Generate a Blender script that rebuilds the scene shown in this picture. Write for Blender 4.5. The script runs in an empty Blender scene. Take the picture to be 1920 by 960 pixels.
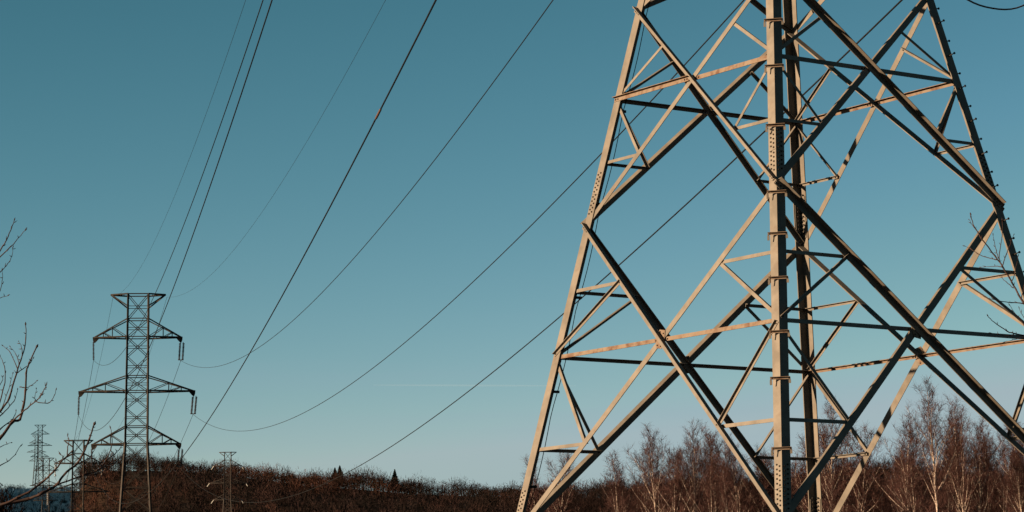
import bpy, math, random
import numpy as np
from mathutils import Vector, Matrix

random.seed(7)
RNG = np.random.default_rng(11)
scene = bpy.context.scene
COL = scene.collection

# ------------------------------------------------------------------ camera
EYE = Vector((0.0, 0.0, 1.7))
FPX, PITCH, ROLL = 5053.3, 0.14726, -0.02158          # focal length in 1920-px units
cam_d = bpy.data.cameras.new('camera')
cam_d.sensor_width = 36.0
cam_d.lens = FPX / 1920.0 * 36.0
cam_d.clip_start = 0.1
cam_d.clip_end = 60000.0
cam = bpy.data.objects.new('camera', cam_d)
COL.objects.link(cam)
fwd = Vector((0, math.cos(PITCH), math.sin(PITCH)))
up0 = Vector((0, -math.sin(PITCH), math.cos(PITCH)))
rt0 = Vector((1, 0, 0))
rt = rt0 * math.cos(ROLL) + up0 * math.sin(ROLL)
up = up0 * math.cos(ROLL) - rt0 * math.sin(ROLL)
cam.matrix_world = Matrix(((rt.x, up.x, -fwd.x, EYE.x), (rt.y, up.y, -fwd.y, EYE.y),
                           (rt.z, up.z, -fwd.z, EYE.z), (0, 0, 0, 1)))
scene.camera = cam

# ------------------------------------------------------------------ light
SUN_AZ = math.radians(250.0)      # compass style: 0 = +Y, clockwise; direction TOWARDS the sun
SUN_EL = math.radians(13.0)
sun_dir = Vector((math.sin(SUN_AZ) * math.cos(SUN_EL), math.cos(SUN_AZ) * math.cos(SUN_EL), math.sin(SUN_EL)))
sun_d = bpy.data.lights.new('sun', 'SUN')
sun_d.energy = 5.0
sun_d.angle = math.radians(0.53)
sun_d.color = (1.0, 0.715, 0.45)
sun = bpy.data.objects.new('sun', sun_d)
sun.rotation_euler = sun_dir.to_track_quat('Z', 'Y').to_euler()
sun.location = (-60, -40, 60)
COL.objects.link(sun)

world = bpy.data.worlds.new('World')
scene.world = world
world.use_nodes = True
wn, wl = world.node_tree.nodes, world.node_tree.links
wn.clear()
w_out = wn.new('ShaderNodeOutputWorld')
w_bg = wn.new('ShaderNodeBackground')
w_bg.inputs['Strength'].default_value = 0.05
w_sky = wn.new('ShaderNodeTexSky')
w_sky.sky_type = 'NISHITA'
w_sky.sun_disc = False
w_sky.sun_elevation = SUN_EL
w_sky.sun_rotation = SUN_AZ
w_sky.altitude = 100.0
w_sky.air_density = 1.0
w_sky.dust_density = 0.1
w_sky.ozone_density = 1.0
w_sepc = wn.new('ShaderNodeSeparateColor')          # teal grade of the photograph, one response curve per channel
w_comb = wn.new('ShaderNodeCombineColor')
wl.new(w_sky.outputs[0], w_sepc.inputs[0])
SKY_K = 1.0 / 1.485


def sky_curve(src, gam, gain, top=7.0):
    m0 = wn.new('ShaderNodeMath'); m0.operation = 'MINIMUM'; m0.inputs[1].default_value = top
    m1 = wn.new('ShaderNodeMath'); m1.operation = 'POWER'; m1.inputs[1].default_value = gam
    m2 = wn.new('ShaderNodeMath'); m2.operation = 'MULTIPLY'; m2.inputs[1].default_value = gain * SKY_K
    wl.new(w_sepc.outputs[src], m0.inputs[0])
    wl.new(m0.outputs[0], m1.inputs[0])
    wl.new(m1.outputs[0], m2.inputs[0])
    return m2


wl.new(sky_curve(0, 2.109, 0.128, 4.3).outputs[0], w_comb.inputs[0])
wl.new(sky_curve(1, 1.562, 0.2924, 4.98).outputs[0], w_comb.inputs[1])
w_b1, w_b2 = sky_curve(1, 1.197, 0.524 * 0.70, 5.15), sky_curve(2, 2.796, 0.0516 * 0.37, 4.45)
w_badd = wn.new('ShaderNodeMath')
w_badd.operation = 'ADD'
wl.new(w_b1.outputs[0], w_badd.inputs[0])
wl.new(w_b2.outputs[0], w_badd.inputs[1])
wl.new(w_badd.outputs[0], w_comb.inputs[2])
# a few thin stratus streaks low in the sky, all the way round
w_tc = wn.new('ShaderNodeTexCoord')
w_map = wn.new('ShaderNodeMapping')
w_map.inputs['Scale'].default_value = (5.0, 5.0, 75.0)
wl.new(w_tc.outputs['Generated'], w_map.inputs[0])
w_noise = wn.new('ShaderNodeTexNoise')
w_noise.inputs['Scale'].default_value = 1.0
w_noise.inputs['Detail'].default_value = 5.0
wl.new(w_map.outputs[0], w_noise.inputs[0])
w_ramp = wn.new('ShaderNodeValToRGB')
w_ramp.color_ramp.elements[0].position = 0.50
w_ramp.color_ramp.elements[1].position = 0.80
wl.new(w_noise.outputs[0], w_ramp.inputs[0])
w_sep = wn.new('ShaderNodeSeparateXYZ')
wl.new(w_tc.outputs['Generated'], w_sep.inputs[0])
w_low = wn.new('ShaderNodeMapRange')
w_low.inputs[1].default_value = 0.055
w_low.inputs[2].default_value = 0.14
w_low.inputs[3].default_value = 0.34
w_low.inputs[4].default_value = 0.0
wl.new(w_sep.outputs[2], w_low.inputs[0])
w_mul = wn.new('ShaderNodeMath')
w_mul.operation = 'MULTIPLY'
wl.new(w_ramp.outputs[0], w_mul.inputs[0])
wl.new(w_low.outputs[0], w_mul.inputs[1])
w_cl = wn.new('ShaderNodeMix')
w_cl.data_type = 'RGBA'
w_cl.inputs[7].default_value = (1.6, 2.0, 2.5, 1)
wl.new(w_mul.outputs[0], w_cl.inputs[0])
wl.new(w_comb.outputs[0], w_cl.inputs[6])
wl.new(w_cl.outputs[2], w_bg.inputs[0])
wl.new(w_bg.outputs[0], w_out.inputs[0])

vs = scene.view_settings
vs.view_transform = 'Standard'
vs.look = 'None'
vs.gamma = 1.0
vs.use_curve_mapping = False
vs.exposure = 1.95


# ------------------------------------------------------------------ helpers
def unproj(x, y, Y):
    """world point seen at photo pixel (x, y), standing Y metres in front of the camera"""
    u, v = x - 960.0, y - 480.0
    c, s = math.cos(ROLL), math.sin(ROLL)
    u0, v0 = u * c + v * s, -u * s + v * c
    c, s = math.cos(PITCH), math.sin(PITCH)
    d = Vector((u0 / FPX, c + s * v0 / FPX, s - c * v0 / FPX))
    return EYE + d * (Y / d.y)


def add_obj(name, verts, faces, mat, parent=None, smooth=False):
    me = bpy.data.meshes.new(name)
    if isinstance(verts, np.ndarray):
        nv, k = len(verts), faces.shape[1]
        me.vertices.add(nv)
        me.vertices.foreach_set('co', verts.astype(np.float32).ravel())
        me.loops.add(faces.size)
        me.loops.foreach_set('vertex_index', faces.astype(np.int32).ravel())
        me.polygons.add(len(faces))
        me.polygons.foreach_set('loop_start', np.arange(0, faces.size, k, dtype=np.int32))
        me.polygons.foreach_set('loop_total', np.full(len(faces), k, dtype=np.int32))
        me.update(calc_edges=True)
    else:
        me.from_pydata([tuple(v) for v in verts], [], faces)
        me.update()
    if smooth:
        me.polygons.foreach_set('use_smooth', [True] * len(me.polygons))
    if mat:
        me.materials.append(mat)
    o = bpy.data.objects.new(name, me)
    COL.objects.link(o)
    if parent:
        o.parent = parent
    return o


def tag(o, label, cat, group=None):
    o['label'] = label
    o['category'] = cat
    if group:
        o['group'] = group
    return o


def empty(name, loc, label, cat, group=None):
    o = bpy.data.objects.new(name, None)
    o.location = loc
    o.empty_display_size = 0.5
    COL.objects.link(o)
    return tag(o, label, cat, group)


class MB:
    """collects simple solids for one mesh"""
    def __init__(self):
        self.v, self.f = [], []

    def poly_prism(self, sect, p0, p1, ux, uy, caps=True):
        """extrude the 2-D section (list of (x, y)) from p0 to p1"""
        n, b = len(sect), len(self.v)
        for p in (p0, p1):
            for sx, sy in sect:
                self.v.append(p + ux * sx + uy * sy)
        for i in range(n):
            j = (i + 1) % n
            self.f.append((b + i, b + j, b + n + j, b + n + i))
        if caps:
            self.f.append(tuple(b + i for i in reversed(range(n))))
            self.f.append(tuple(b + n + i for i in range(n)))

    def bar(self, p0, p1, w, h=None, hint=Vector((0, 0, 1))):
        h = w if h is None else h
        d = (p1 - p0).normalized()
        ux = d.cross(hint)
        if ux.length < 1e-3:
            ux = d.cross(Vector((1, 0, 0)))
        ux.normalize()
        uy = ux.cross(d).normalized()
        s = [(-w / 2, -h / 2), (w / 2, -h / 2), (w / 2, h / 2), (-w / 2, h / 2)]
        self.poly_prism(s, p0, p1, ux, uy)

    def cyl(self, p0, p1, r, n=8, r1=None):
        d = (p1 - p0).normalized()
        ux = d.cross(Vector((0, 0, 1)))
        if ux.length < 1e-3:
            ux = d.cross(Vector((1, 0, 0)))
        ux.normalize()
        uy = ux.cross(d).normalized()
        b = len(self.v)
        for p, rr in ((p0, r), (p1, r if r1 is None else r1)):
            for i in range(n):
                a = 2 * math.pi * i / n
                self.v.append(p + ux * rr * math.cos(a) + uy * rr * math.sin(a))
        for i in range(n):
            j = (i + 1) % n
            self.f.append((b + i, b + j, b + n + j, b + n + i))
        self.f.append(tuple(b + i for i in reversed(range(n))))
        self.f.append(tuple(b + n + i for i in range(n)))

    def tube(self, pts, radii, n=6):
        b = len(self.v)
        m = len(pts)
        prev = None
        for i, p in enumerate(pts):
            d = (pts[min(i + 1, m - 1)] - pts[max(i - 1, 0)]).normalized()
            if prev is None:
                ux = d.cross(Vector((0, 0, 1)))
                if ux.length < 1e-3:
                    ux = d.cross(Vector((1, 0, 0)))
            else:
                ux = prev - d * prev.dot(d)
            ux.normalize()
            prev = ux
            uy = d.cross(ux)
            r = radii[i] if hasattr(radii, '__len__') else radii
            for k in range(n):
                a = 2 * math.pi * k / n
                self.v.append(p + ux * r * math.cos(a) + uy * r * math.sin(a))
        for i in range(m - 1):
            for k in range(n):
                j = (k + 1) % n
                self.f.append((b + i * n + k, b + i * n + j, b + (i + 1) * n + j, b + (i + 1) * n + k))
        self.f.append(tuple(b + k for k in reversed(range(n))))
        self.f.append(tuple(b + (m - 1) * n + k for k in range(n)))

    def build(self, name, mat, parent=None, smooth=False):
        return add_obj(name, self.v, self.f, mat, parent, smooth)


# ------------------------------------------------------------------ materials
def new_mat(name):
    m = bpy.data.materials.new(name)
    m.use_nodes = True
    nt = m.node_tree
    return m, nt.nodes, nt.links, nt.nodes['Principled BSDF']


ALB = 0.69            # overall reflectance scale, lowered as exposure rose so shaded sides go darker


def noise_mat(name, c0, c1, scale=4.0, rough=0.7, detail=5.0, lo=0.35, hi=0.65, spec=0.3, metal=0.0,
              stretch=(1, 1, 1), bump=0.0, extra=None, coord='Object', per_object=0.0):
    m, n, l, b = new_mat(name)
    c0, c1 = [c * ALB for c in c0], [c * ALB for c in c1]
    tc = n.new('ShaderNodeTexCoord')
    mp = n.new('ShaderNodeMapping')
    mp.inputs['Scale'].default_value = stretch
    l.new(tc.outputs[coord], mp.inputs[0])
    nz = n.new('ShaderNodeTexNoise')
    nz.inputs['Scale'].default_value = scale
    nz.inputs['Detail'].default_value = detail
    nz.inputs['Roughness'].default_value = 0.6
    l.new(mp.outputs[0], nz.inputs[0])
    rp = n.new('ShaderNodeValToRGB')
    rp.color_ramp.elements[0].position = lo
    rp.color_ramp.elements[1].position = hi
    rp.color_ramp.elements[0].color = (*c0, 1)
    rp.color_ramp.elements[1].color = (*c1, 1)
    l.new(nz.outputs[0], rp.inputs[0])
    col = rp.outputs[0]
    if extra:                                   # second layer: (colour, scale, lo, hi, amount)
        ec, es, elo, ehi, amt = extra
        ec = [c * ALB for c in ec]
        n2 = n.new('ShaderNodeTexNoise')
        n2.inputs['Scale'].default_value = es
        n2.inputs['Detail'].default_value = 8.0
        l.new(mp.outputs[0], n2.inputs[0])
        r2 = n.new('ShaderNodeMapRange')
        r2.inputs[1].default_value = elo
        r2.inputs[2].default_value = ehi
        r2.inputs[3].default_value = 0.0
        r2.inputs[4].default_value = amt
        l.new(n2.outputs[0], r2.inputs[0])
        mx = n.new('ShaderNodeMix')
        mx.data_type = 'RGBA'
        l.new(r2.outputs[0], mx.inputs[0])
        l.new(col, mx.inputs[6])
        mx.inputs[7].default_value = (*ec, 1)
        col = mx.outputs[2]
    if per_object:                              # every member weathers a little differently
        oi = n.new('ShaderNodeObjectInfo')
        mr = n.new('ShaderNodeMapRange')
        mr.inputs[3].default_value = 1.0 - per_object
        mr.inputs[4].default_value = 1.0 + per_object
        l.new(oi.outputs['Random'], mr.inputs[0])
        hv = n.new('ShaderNodeHueSaturation')
        l.new(mr.outputs[0], hv.inputs['Value'])
        l.new(col, hv.inputs['Color'])
        col = hv.outputs[0]
    l.new(col, b.inputs['Base Color'])
    b.inputs['Roughness'].default_value = rough
    b.inputs['Specular IOR Level'].default_value = spec
    b.inputs['Metallic'].default_value = metal
    if bump:
        bp = n.new('ShaderNodeBump')
        bp.inputs['Strength'].default_value = bump
        bp.inputs['Distance'].default_value = 0.01
        l.new(nz.outputs[0], bp.inputs['Height'])
        l.new(bp.outputs[0], b.inputs['Normal'])
    return m


M_STEEL = noise_mat('weathered_galvanised_steel', (0.094, 0.081, 0.066), (0.150, 0.130, 0.107), scale=2.6,
                    rough=0.62, spec=0.22, extra=((0.085, 0.046, 0.026), 5.0, 0.57, 0.80, 0.45), bump=0.05,
                    per_object=0.045)
M_RUST = noise_mat('rust_streaked_steel', (0.130, 0.090, 0.062), (0.160, 0.125, 0.095), scale=3.0, rough=0.75,
                   spec=0.15, extra=((0.075, 0.032, 0.016), 7.0, 0.48, 0.70, 0.9), bump=0.05)
M_BOLT = noise_mat('dark_bolt_steel', (0.012, 0.011, 0.010), (0.030, 0.024, 0.020), scale=20, rough=0.7, spec=0.08)
M_FAR_STEEL = noise_mat('dull_lattice_steel', (0.020, 0.018, 0.017), (0.042, 0.036, 0.032), scale=0.6, rough=0.7, spec=0.06,
                        per_object=0.2)
M_PALE_STEEL = noise_mat('pale_lattice_steel', (0.036, 0.031, 0.028), (0.058, 0.050, 0.046), scale=0.3, spec=0.05, rough=0.7)
M_WIRE = noise_mat('aluminium_conductor', (0.006, 0.006, 0.006), (0.012, 0.011, 0.010), scale=0.5, spec=0.12, rough=0.6)
M_SLEEVE = noise_mat('copper_brown_sleeve', (0.075, 0.042, 0.034), (0.10, 0.058, 0.046), scale=5, spec=0.1, rough=0.6)
M_INSUL = noise_mat('brown_porcelain', (0.025, 0.018, 0.016), (0.045, 0.030, 0.026), scale=3, rough=0.3, spec=0.5)
M_GLASS_GLINT = noise_mat('glass_insulator_glint', (0.55, 0.55, 0.52), (0.75, 0.73, 0.68), scale=3, rough=0.2, spec=0.6)  # white glint of the glass put into the base colour
M_BARK = noise_mat('birch_white_bark', (0.14, 0.10, 0.083), (0.42, 0.335, 0.28), scale=3.0, rough=0.8, lo=0.40, hi=0.56,
                   stretch=(1, 1, 2.2), extra=((0.035, 0.025, 0.02), 4.5, 0.56, 0.66, 0.9))
M_BIRCH_TWIG = noise_mat('birch_red_brown_twigs', (0.027, 0.0125, 0.0112), (0.074, 0.036, 0.032), scale=0.9, rough=0.8, spec=0.08)
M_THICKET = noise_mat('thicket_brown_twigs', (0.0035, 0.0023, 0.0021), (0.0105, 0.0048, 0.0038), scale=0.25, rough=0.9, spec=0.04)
M_TWIG = noise_mat('ash_twig_bark', (0.020, 0.012, 0.0105), (0.046, 0.024, 0.020), scale=20, rough=0.7, spec=0.12)
M_WOOD = noise_mat('bare_woodland_twigs', (0.0085, 0.0060, 0.0056), (0.0200, 0.0105, 0.0086), scale=0.018, rough=0.9, spec=0.05,
                   extra=((0.042, 0.018, 0.0115), 0.011, 0.52, 0.66, 0.8))
_nt = M_WOOD.node_tree                                # each tree has its own twig colour
_b = _nt.nodes['Principled BSDF']
_src = _b.inputs['Base Color'].links[0].from_socket
_at = _nt.nodes.new('ShaderNodeAttribute')
_at.attribute_name = 'tone'
_rp = _nt.nodes.new('ShaderNodeValToRGB')
_rp.color_ramp.elements[0].position = 0.0
_rp.color_ramp.elements[0].color = (0.30, 0.52, 0.46, 1)
_rp.color_ramp.elements[1].position = 1.0
_rp.color_ramp.elements[1].color = (1.9, 1.9, 2.05, 1)
_e = _rp.color_ramp.elements.new(0.5)
_e.color = (0.95, 0.92, 0.92, 1)
_mx = _nt.nodes.new('ShaderNodeMix')
_mx.data_type = 'RGBA'
_mx.blend_type = 'MULTIPLY'
_mx.inputs[0].default_value = 1.0
_nt.links.new(_at.outputs['Fac'], _rp.inputs[0])
_nt.links.new(_src, _mx.inputs[6])
_nt.links.new(_rp.outputs[0], _mx.inputs[7])
_nt.links.new(_mx.outputs[2], _b.inputs['Base Color'])
M_CONIFER = noise_mat('conifer_needles', (0.010, 0.014, 0.012), (0.020, 0.026, 0.020), scale=0.3, rough=0.9, spec=0.05)
M_FROST = noise_mat('near_white_frosted_scrub', (0.62, 0.66, 0.68), (0.92, 0.94, 0.96), scale=0.02, rough=0.9, spec=0.05,  # near-white frosted scrub, lightened to offset the added ridge's shade
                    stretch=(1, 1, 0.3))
M_GROUND = noise_mat('winter_grass_ground', (0.018, 0.011, 0.008), (0.034, 0.019, 0.012), scale=0.05, rough=0.95, spec=0.05)

# ------------------------------------------------------------------ terrain
CREST = [(-400, 918), (110, 938), (128, 918), (160, 891), (200, 883), (300, 883), (380, 887), (480, 898), (560, 910), (680, 918),
         (760, 926), (900, 931), (1000, 935), (1200, 935), (1500, 913), (1640, 897), (1760, 903), (1920, 913), (2400, 913)]
HILL_Y0, HILL_Y1 = 980.0, 1480.0
cx = np.array([unproj(x, y, HILL_Y1).x for x, y in CREST])
cz = np.array([unproj(x, y, HILL_Y1).z for x, y in CREST])
BLUE_Y = 2050.0
blue_z = unproj(80, 921, BLUE_Y).z
HILL_EDGE = unproj(122, 900, 1200).x / 1200.0          # direction of the hill's left end


def smooth(t):
    t = np.clip(t, 0, 1)
    return t * t * (3 - 2 * t)


def height(x, y):
    x, y = np.asarray(x, float), np.asarray(y, float)
    base = 6.0 * smooth((y - 70) / 110.0) + 8.0 * smooth((y - 260) / 220.0) + 6 * smooth((y - 500) / 400)
    ys = np.maximum(y, 1.0)
    crest = np.interp(x / ys * HILL_Y1, cx, cz)
    side = smooth((x / ys - HILL_EDGE) / 0.010 + 0.3)
    t = (y - HILL_Y0) / (HILL_Y1 - HILL_Y0)
    hill = base + (crest - base) * np.where(t < 1, smooth(t) * 0.35 + 0.65 * np.clip(t, 0, 1), 1.0)
    hill = hill - np.clip(y - HILL_Y1, 0, 900) * 0.10
    hill = np.where(t > 0, hill, base)
    z1 = base + np.maximum(hill - base, 0) * side
    tb = np.clip((y - 1250) / (BLUE_Y - 1250), 0, 1)
    blue = base + (blue_z - base) * (tb * 0.6 + 0.4 * smooth(tb)) - np.clip(y - BLUE_Y, 0, 3000) * 0.03
    blue = np.where(y > 1250, blue, -50) - 400 * smooth((x / ys - HILL_EDGE - 0.015) / 0.03)
    # added ridge, unseen on the left, shaped to keep the far slope in shade
    shade_ridge = 330.0 * np.exp(-(((x + 820) / 200.0) ** 2 + ((y - 1750) / 600.0) ** 2)) - 4.0
    return np.maximum(np.maximum(z1, blue), base + shade_ridge)


gx = np.concatenate([np.linspace(-6000, -1500, 12), np.linspace(-1450, 700, 190), np.linspace(800, 6000, 14)])
gy = np.concatenate([np.linspace(-3000, -40, 10), np.linspace(0, 900, 40), np.linspace(920, 2400, 75), np.linspace(2600, 9000, 14)])
GX, GY = np.meshgrid(gx, gy)
GZ = height(GX, GY)
nv = np.stack([GX, GY, GZ], -1).reshape(-1, 3)
W_ = len(gx)
ii, jj = np.meshgrid(np.arange(len(gy) - 1), np.arange(W_ - 1), indexing='ij')
q = (ii * W_ + jj).ravel()
gf = np.stack([q, q + 1, q + W_ + 1, q + W_], 1)
ground = add_obj('ground', nv, gf, M_GROUND, smooth=True)
ground['kind'] = 'structure'


def hz(x, y):
    return float(height(x, y))


# ------------------------------------------------------------------ the near lattice tower
U = 4.0
TD, TPSI, TTH, TSL = 12.86535 * U, 0.10456, -0.16048, 0.26594
T1 = Vector((TD * math.sin(TPSI), TD * math.cos(TPSI), 0.0))
ZL = {'A': 3.1202 * U + EYE.z, 'B': 2.6804 * U + EYE.z, 'C': 2.0577 * U + EYE.z, 'D': 1.4254 * U + EYE.z, 'E': 0.5375 * U + EYE.z}
ANG = {'L': math.pi + TTH, 'N': -math.pi / 2 + TTH, 'R': TTH, 'F': math.pi / 2 + TTH}
Z_WAIST = 15.9


def trad(z):
    return U - TSL * (min(z, Z_WAIST) - ZL['C'])


def corner(leg, z):
    a, r = ANG[leg], trad(z)
    return Vector((r * math.cos(a), r * math.sin(a), z))


tower = empty('lattice_tower', T1, 'huge sunlit steel lattice pylon in the foreground, its top out of frame', 'pylon')
BOLTS = MB()                                    # small bolt heads at the joints


def bolt(mb, p, n, r=0.017, h=0.014):
    mb.cyl(p, p + n * h, r, 6, r * 0.85)


def angle_part(name, p0, p1, nrm, a, b, t, side, flip=1.0, off=0.0, mat=None, parent=None, n_bolts=(1, 1)):
    """L-section: flange of width a in the face plane (normal nrm), flange of width b along nrm at the upper edge.
    side=+1 mounted outside the leg, -1 inside; off = offset of the face flange's mating plane along nrm"""
    d = (p1 - p0).normalized()
    n = (nrm - d * nrm.dot(d)).normalized()
    u = n.cross(d).normalized()
    if u.z < 0 or (abs(u.z) < 0.05 and u.x < 0):
        u = -u
    u = u * flip
    nn = n * side
    s = [(a / 2, 0), (a / 2, b), (a / 2 - t, b), (a / 2 - t, t), (-a / 2, t), (-a / 2, 0)]
    mb = MB()
    mb.poly_prism(s, p0 + n * off, p1 + n * off, u, nn)
    o = mb.build(name, mat or M_STEEL, parent or tower)
    # bolt heads on the outer (visible from outside) surface of the face flange
    L = (p1 - p0).length
    vis = n * (off + (t if side > 0 else 0.0))
    ins = n * (off - (t if side < 0 else 0.0))
    for end, k in ((p0, n_bolts[0]), (p1, n_bolts[1])):
        sd = d if end is p0 else -d
        for i in range(k):
            c = end + sd * (0.05 + 0.07 * i) - u * t * 0.5
            bolt(BOLTS, c + vis, n)
            bolt(BOLTS, c + ins, -n)
    return o


LEGW, LEGT = 0.195, 0.020
ORDER = ['N', 'R', 'F', 'L']
FACES = [('L', 'N'), ('N', 'R'), ('R', 'F'), ('F', 'L')]     # seen from outside: left leg, right leg


def face_axes(f):
    l, r = f
    pl, pr_ = corner(l, ZL['C']), corner(r, ZL['C'])
    ax = (pr_ - pl); ax.z = 0; ax.normalize()
    pl2 = corner(l, ZL['D'])
    mid0, mid1 = (corner(l, ZL['D']) + corner(r, ZL['D'])) / 2, (corner(l, ZL['B']) + corner(r, ZL['B'])) / 2
    upv = (mid1 - mid0).normalized()
    n = ax.cross(upv).normalized()
    if n.dot(mid0) < 0:
        n = -n
    return ax, upv, n


# legs: two angle lengths each, spliced where the photo shows the bolt fields
Z_SPL = [ZL['B'] + (ZL['C'] - ZL['B']) * 0.75, ZL['D'] + (ZL['E'] - ZL['D']) * 0.84]


def leg_piece(leg, z0, z1, w, t, parent=tower, mat=M_STEEL, name='leg'):
    p0, p1 = corner(leg, z0), corner(leg, z1)
    d = (p1 - p0).normalized()
    i = ORDER.index(leg)
    nb = [ORDER[(i + 1) % 4], ORDER[(i - 1) % 4]]
    ux = (corner(nb[0], z0) - p0); ux -= d * ux.dot(d); ux.normalize()
    uy = (corner(nb[1], z0) - p0); uy -= d * uy.dot(d); uy.normalize()
    s = [(0, 0), (w, 0), (w, t), (t, t), (t, w), (0, w)]
    mb = MB()
    mb.poly_prism(s, p0, p1, ux, uy)
    return mb.build(name, mat, parent), ux, uy, d


for leg in ORDER:
    lg, ux, uy, d = leg_piece(leg, 0.35, Z_WAIST, LEGW, LEGT)
    for zs in Z_SPL:
        p = corner(leg, zs)
        sp = MB()
        # inner cover angle
        s = [(LEGT, LEGT), (LEGW - 0.02, LEGT), (LEGW - 0.02, LEGT + 0.016), (LEGT + 0.016, LEGT + 0.016),
             (LEGT + 0.016, LEGW - 0.02), (LEGT, LEGW - 0.02)]
        sp.poly_prism(s, p - d * 0.43, p + d * 0.43, ux, uy)
        spo = sp.build('splice_plate', M_STEEL, lg)
        bh = MB()
        for (ua, na) in ((ux, -uy), (uy, -ux)):
            for colm, wx in enumerate((0.055, 0.125)):
                for k in range(-5, 5):
                    tt = (k + 0.5) * 0.085 + (0.0425 if colm else 0.0)
                    if k >= 0:
                        tt += 0.02
                    bolt(bh, p + d * tt + ua * wx, na, 0.019, 0.015)
                    bolt(bh, p + d * tt + ua * wx + (-na) * (LEGT + 0.016), -na, 0.019, 0.03)
            # joint line between the two leg lengths
            bh.poly_prism([(0.004, 0), (LEGW - 0.004, 0), (LEGW - 0.004, 0.0025), (0.004, 0.0025)],
                          p + d * 0.012, p + d * 0.018, ua, na)
        bo = bh.build('bolt_heads', M_BOLT, lg)
        bo['kind'] = 'stuff'
    # concrete pad seen only from other viewpoints
    ft = MB()
    p = corner(leg, 0.0)
    ft.poly_prism([(-.45, -.45), (.45, -.45), (.45, .45), (-.45, .45)], p + Vector((0, 0, -0.3)), p + Vector((0, 0, 0.4)),
                  Vector((1, 0, 0)), Vector((0, 1, 0)))
    ft.build('foundation_block', noise_mat('concrete', (.25, .24, .22), (.33, .32, .30), 3), tower)


def fpt(f, side, z):
    return corner(f[0] if side == 0 else f[1], z)


def lerp(a, b, t):
    return a + (b - a) * t


def face_panel(f, z0, z1, zc, dia_out, dia_in, red, horiz, top_h, bot_h, gusset, up_red=True):
    """X-braced panel between z0 (low) and z1 (high); zc = level of the crossing and of the horizontal"""
    ax, upv, n = face_axes(f)
    lt, rt_, lb, rb = fpt(f, 0, z1), fpt(f, 1, z1), fpt(f, 0, z0), fpt(f, 1, z0)
    e = 0.02
    # outside member: falls to the right (seen from outside)
    a, b, t = dia_out
    if f == ('L', 'N'):
        a, b = a * 0.92, b * 0.82
    d = (rb - lt).normalized()
    angle_part('diagonal_brace', lt - d * e, rb + d * (-0.03), n, a, b, t, 1, 1, 0.001, n_bolts=(3, 3))
    a, b, t = dia_in[f]
    d = (lb - rt_).normalized()
    angle_part('diagonal_brace', rt_ + d * 0.03, lb - d * 0.03, n, a, b, t, -1, 1, -LEGT - 0.001, n_bolts=(3, 3))
    # crossing point
    wl0, wl1 = (rb - lb).length, (rt_ - lt).length
    tc = wl1 / (wl0 + wl1)
    X = lerp(lt, rb, tc)
    hl, hr = fpt(f, 0, X.z), fpt(f, 1, X.z)
    a, b, t = horiz
    outward = (f == ('L', 'N') and a > 0.08)
    rusty = M_RUST if f in (('L', 'N'), ('R', 'F')) else M_STEEL
    if outward:
        angle_part('horizontal_brace', hl + ax * 0.01, X - ax * 0.06, n, a, b, t, 1, 1, 0.002, mat=rusty, n_bolts=(2, 2))
    else:
        angle_part('horizontal_brace', hl + ax * 0.02, X - ax * 0.05, n, a, b, t, -1, 1, -LEGT - 0.019, mat=rusty, n_bolts=(2, 2))
    angle_part('horizontal_brace', X + ax * 0.05, hr - ax * 0.02, n, a, b, t, -1, 1, -LEGT - 0.019, mat=rusty, n_bolts=(2, 2))
    if gusset:
        g = MB()
        g.poly_prism([(-.10, -.16), (.06, -.19), (.12, -.02), (.10, .16), (-.06, .19), (-.12, .02)],
                     X - n * 0.006, X - n * 0.014, ax, upv)
        go = g.build('gusset_plate', M_RUST, tower)
        for (bx, by) in ((-.07, -.11), (.03, -.14), (.07, .10), (-.03, .14), (.085, 0.02), (-.085, 0.03)):
            bolt(BOLTS, X + ax * bx + upv * by - n * 0.006, n, 0.016, 0.012)
            bolt(BOLTS, X + ax * bx + upv * by - n * 0.014, -n, 0.016, 0.012)
    # redundant braces
    a, b, t = red
    for s in (0, 1):
        h = hl if s == 0 else hr
        top = lt if s == 0 else rt_
        bot = lb if s == 0 else rb
        sg = ax if s == 0 else -ax
        so = -1
        mu, ml = lerp(top, X, 0.5), lerp(bot, X, 0.5)
        lst = []
        if up_red:
            lst.append((h, mu))
        lst.append((h, ml))
        if bot_h:
            lst.append((fpt(f, s, ml.z), ml))
        if top_h:
            lst.append((fpt(f, s, mu.z), mu))
        for k, (p, q_) in enumerate(lst):
            dd = (q_ - p).normalized()
            # those meeting the outside diagonal sit in the plane between the two diagonals
            outer = (s == 0) == (q_ is mu)
            off = -LEGT - 0.004 - 0.003 * k if not outer else -0.003 - 0.002 * k
            if not outer:
                off = -LEGT - 0.020 - 0.003 * k
            else:
                off = -LEGT - 0.003 - 0.003 * k
            mount = -1
            if outer and top_h and p is h:            # lower panel: bolted on outside, flange outward
                mount, off = 1, 0.0025
            angle_part('redundant_brace', p + dd * 0.05, q_ + dd * 0.01, n, a, b, t, mount, 1, off,
                       n_bolts=(1, 1))


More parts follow.
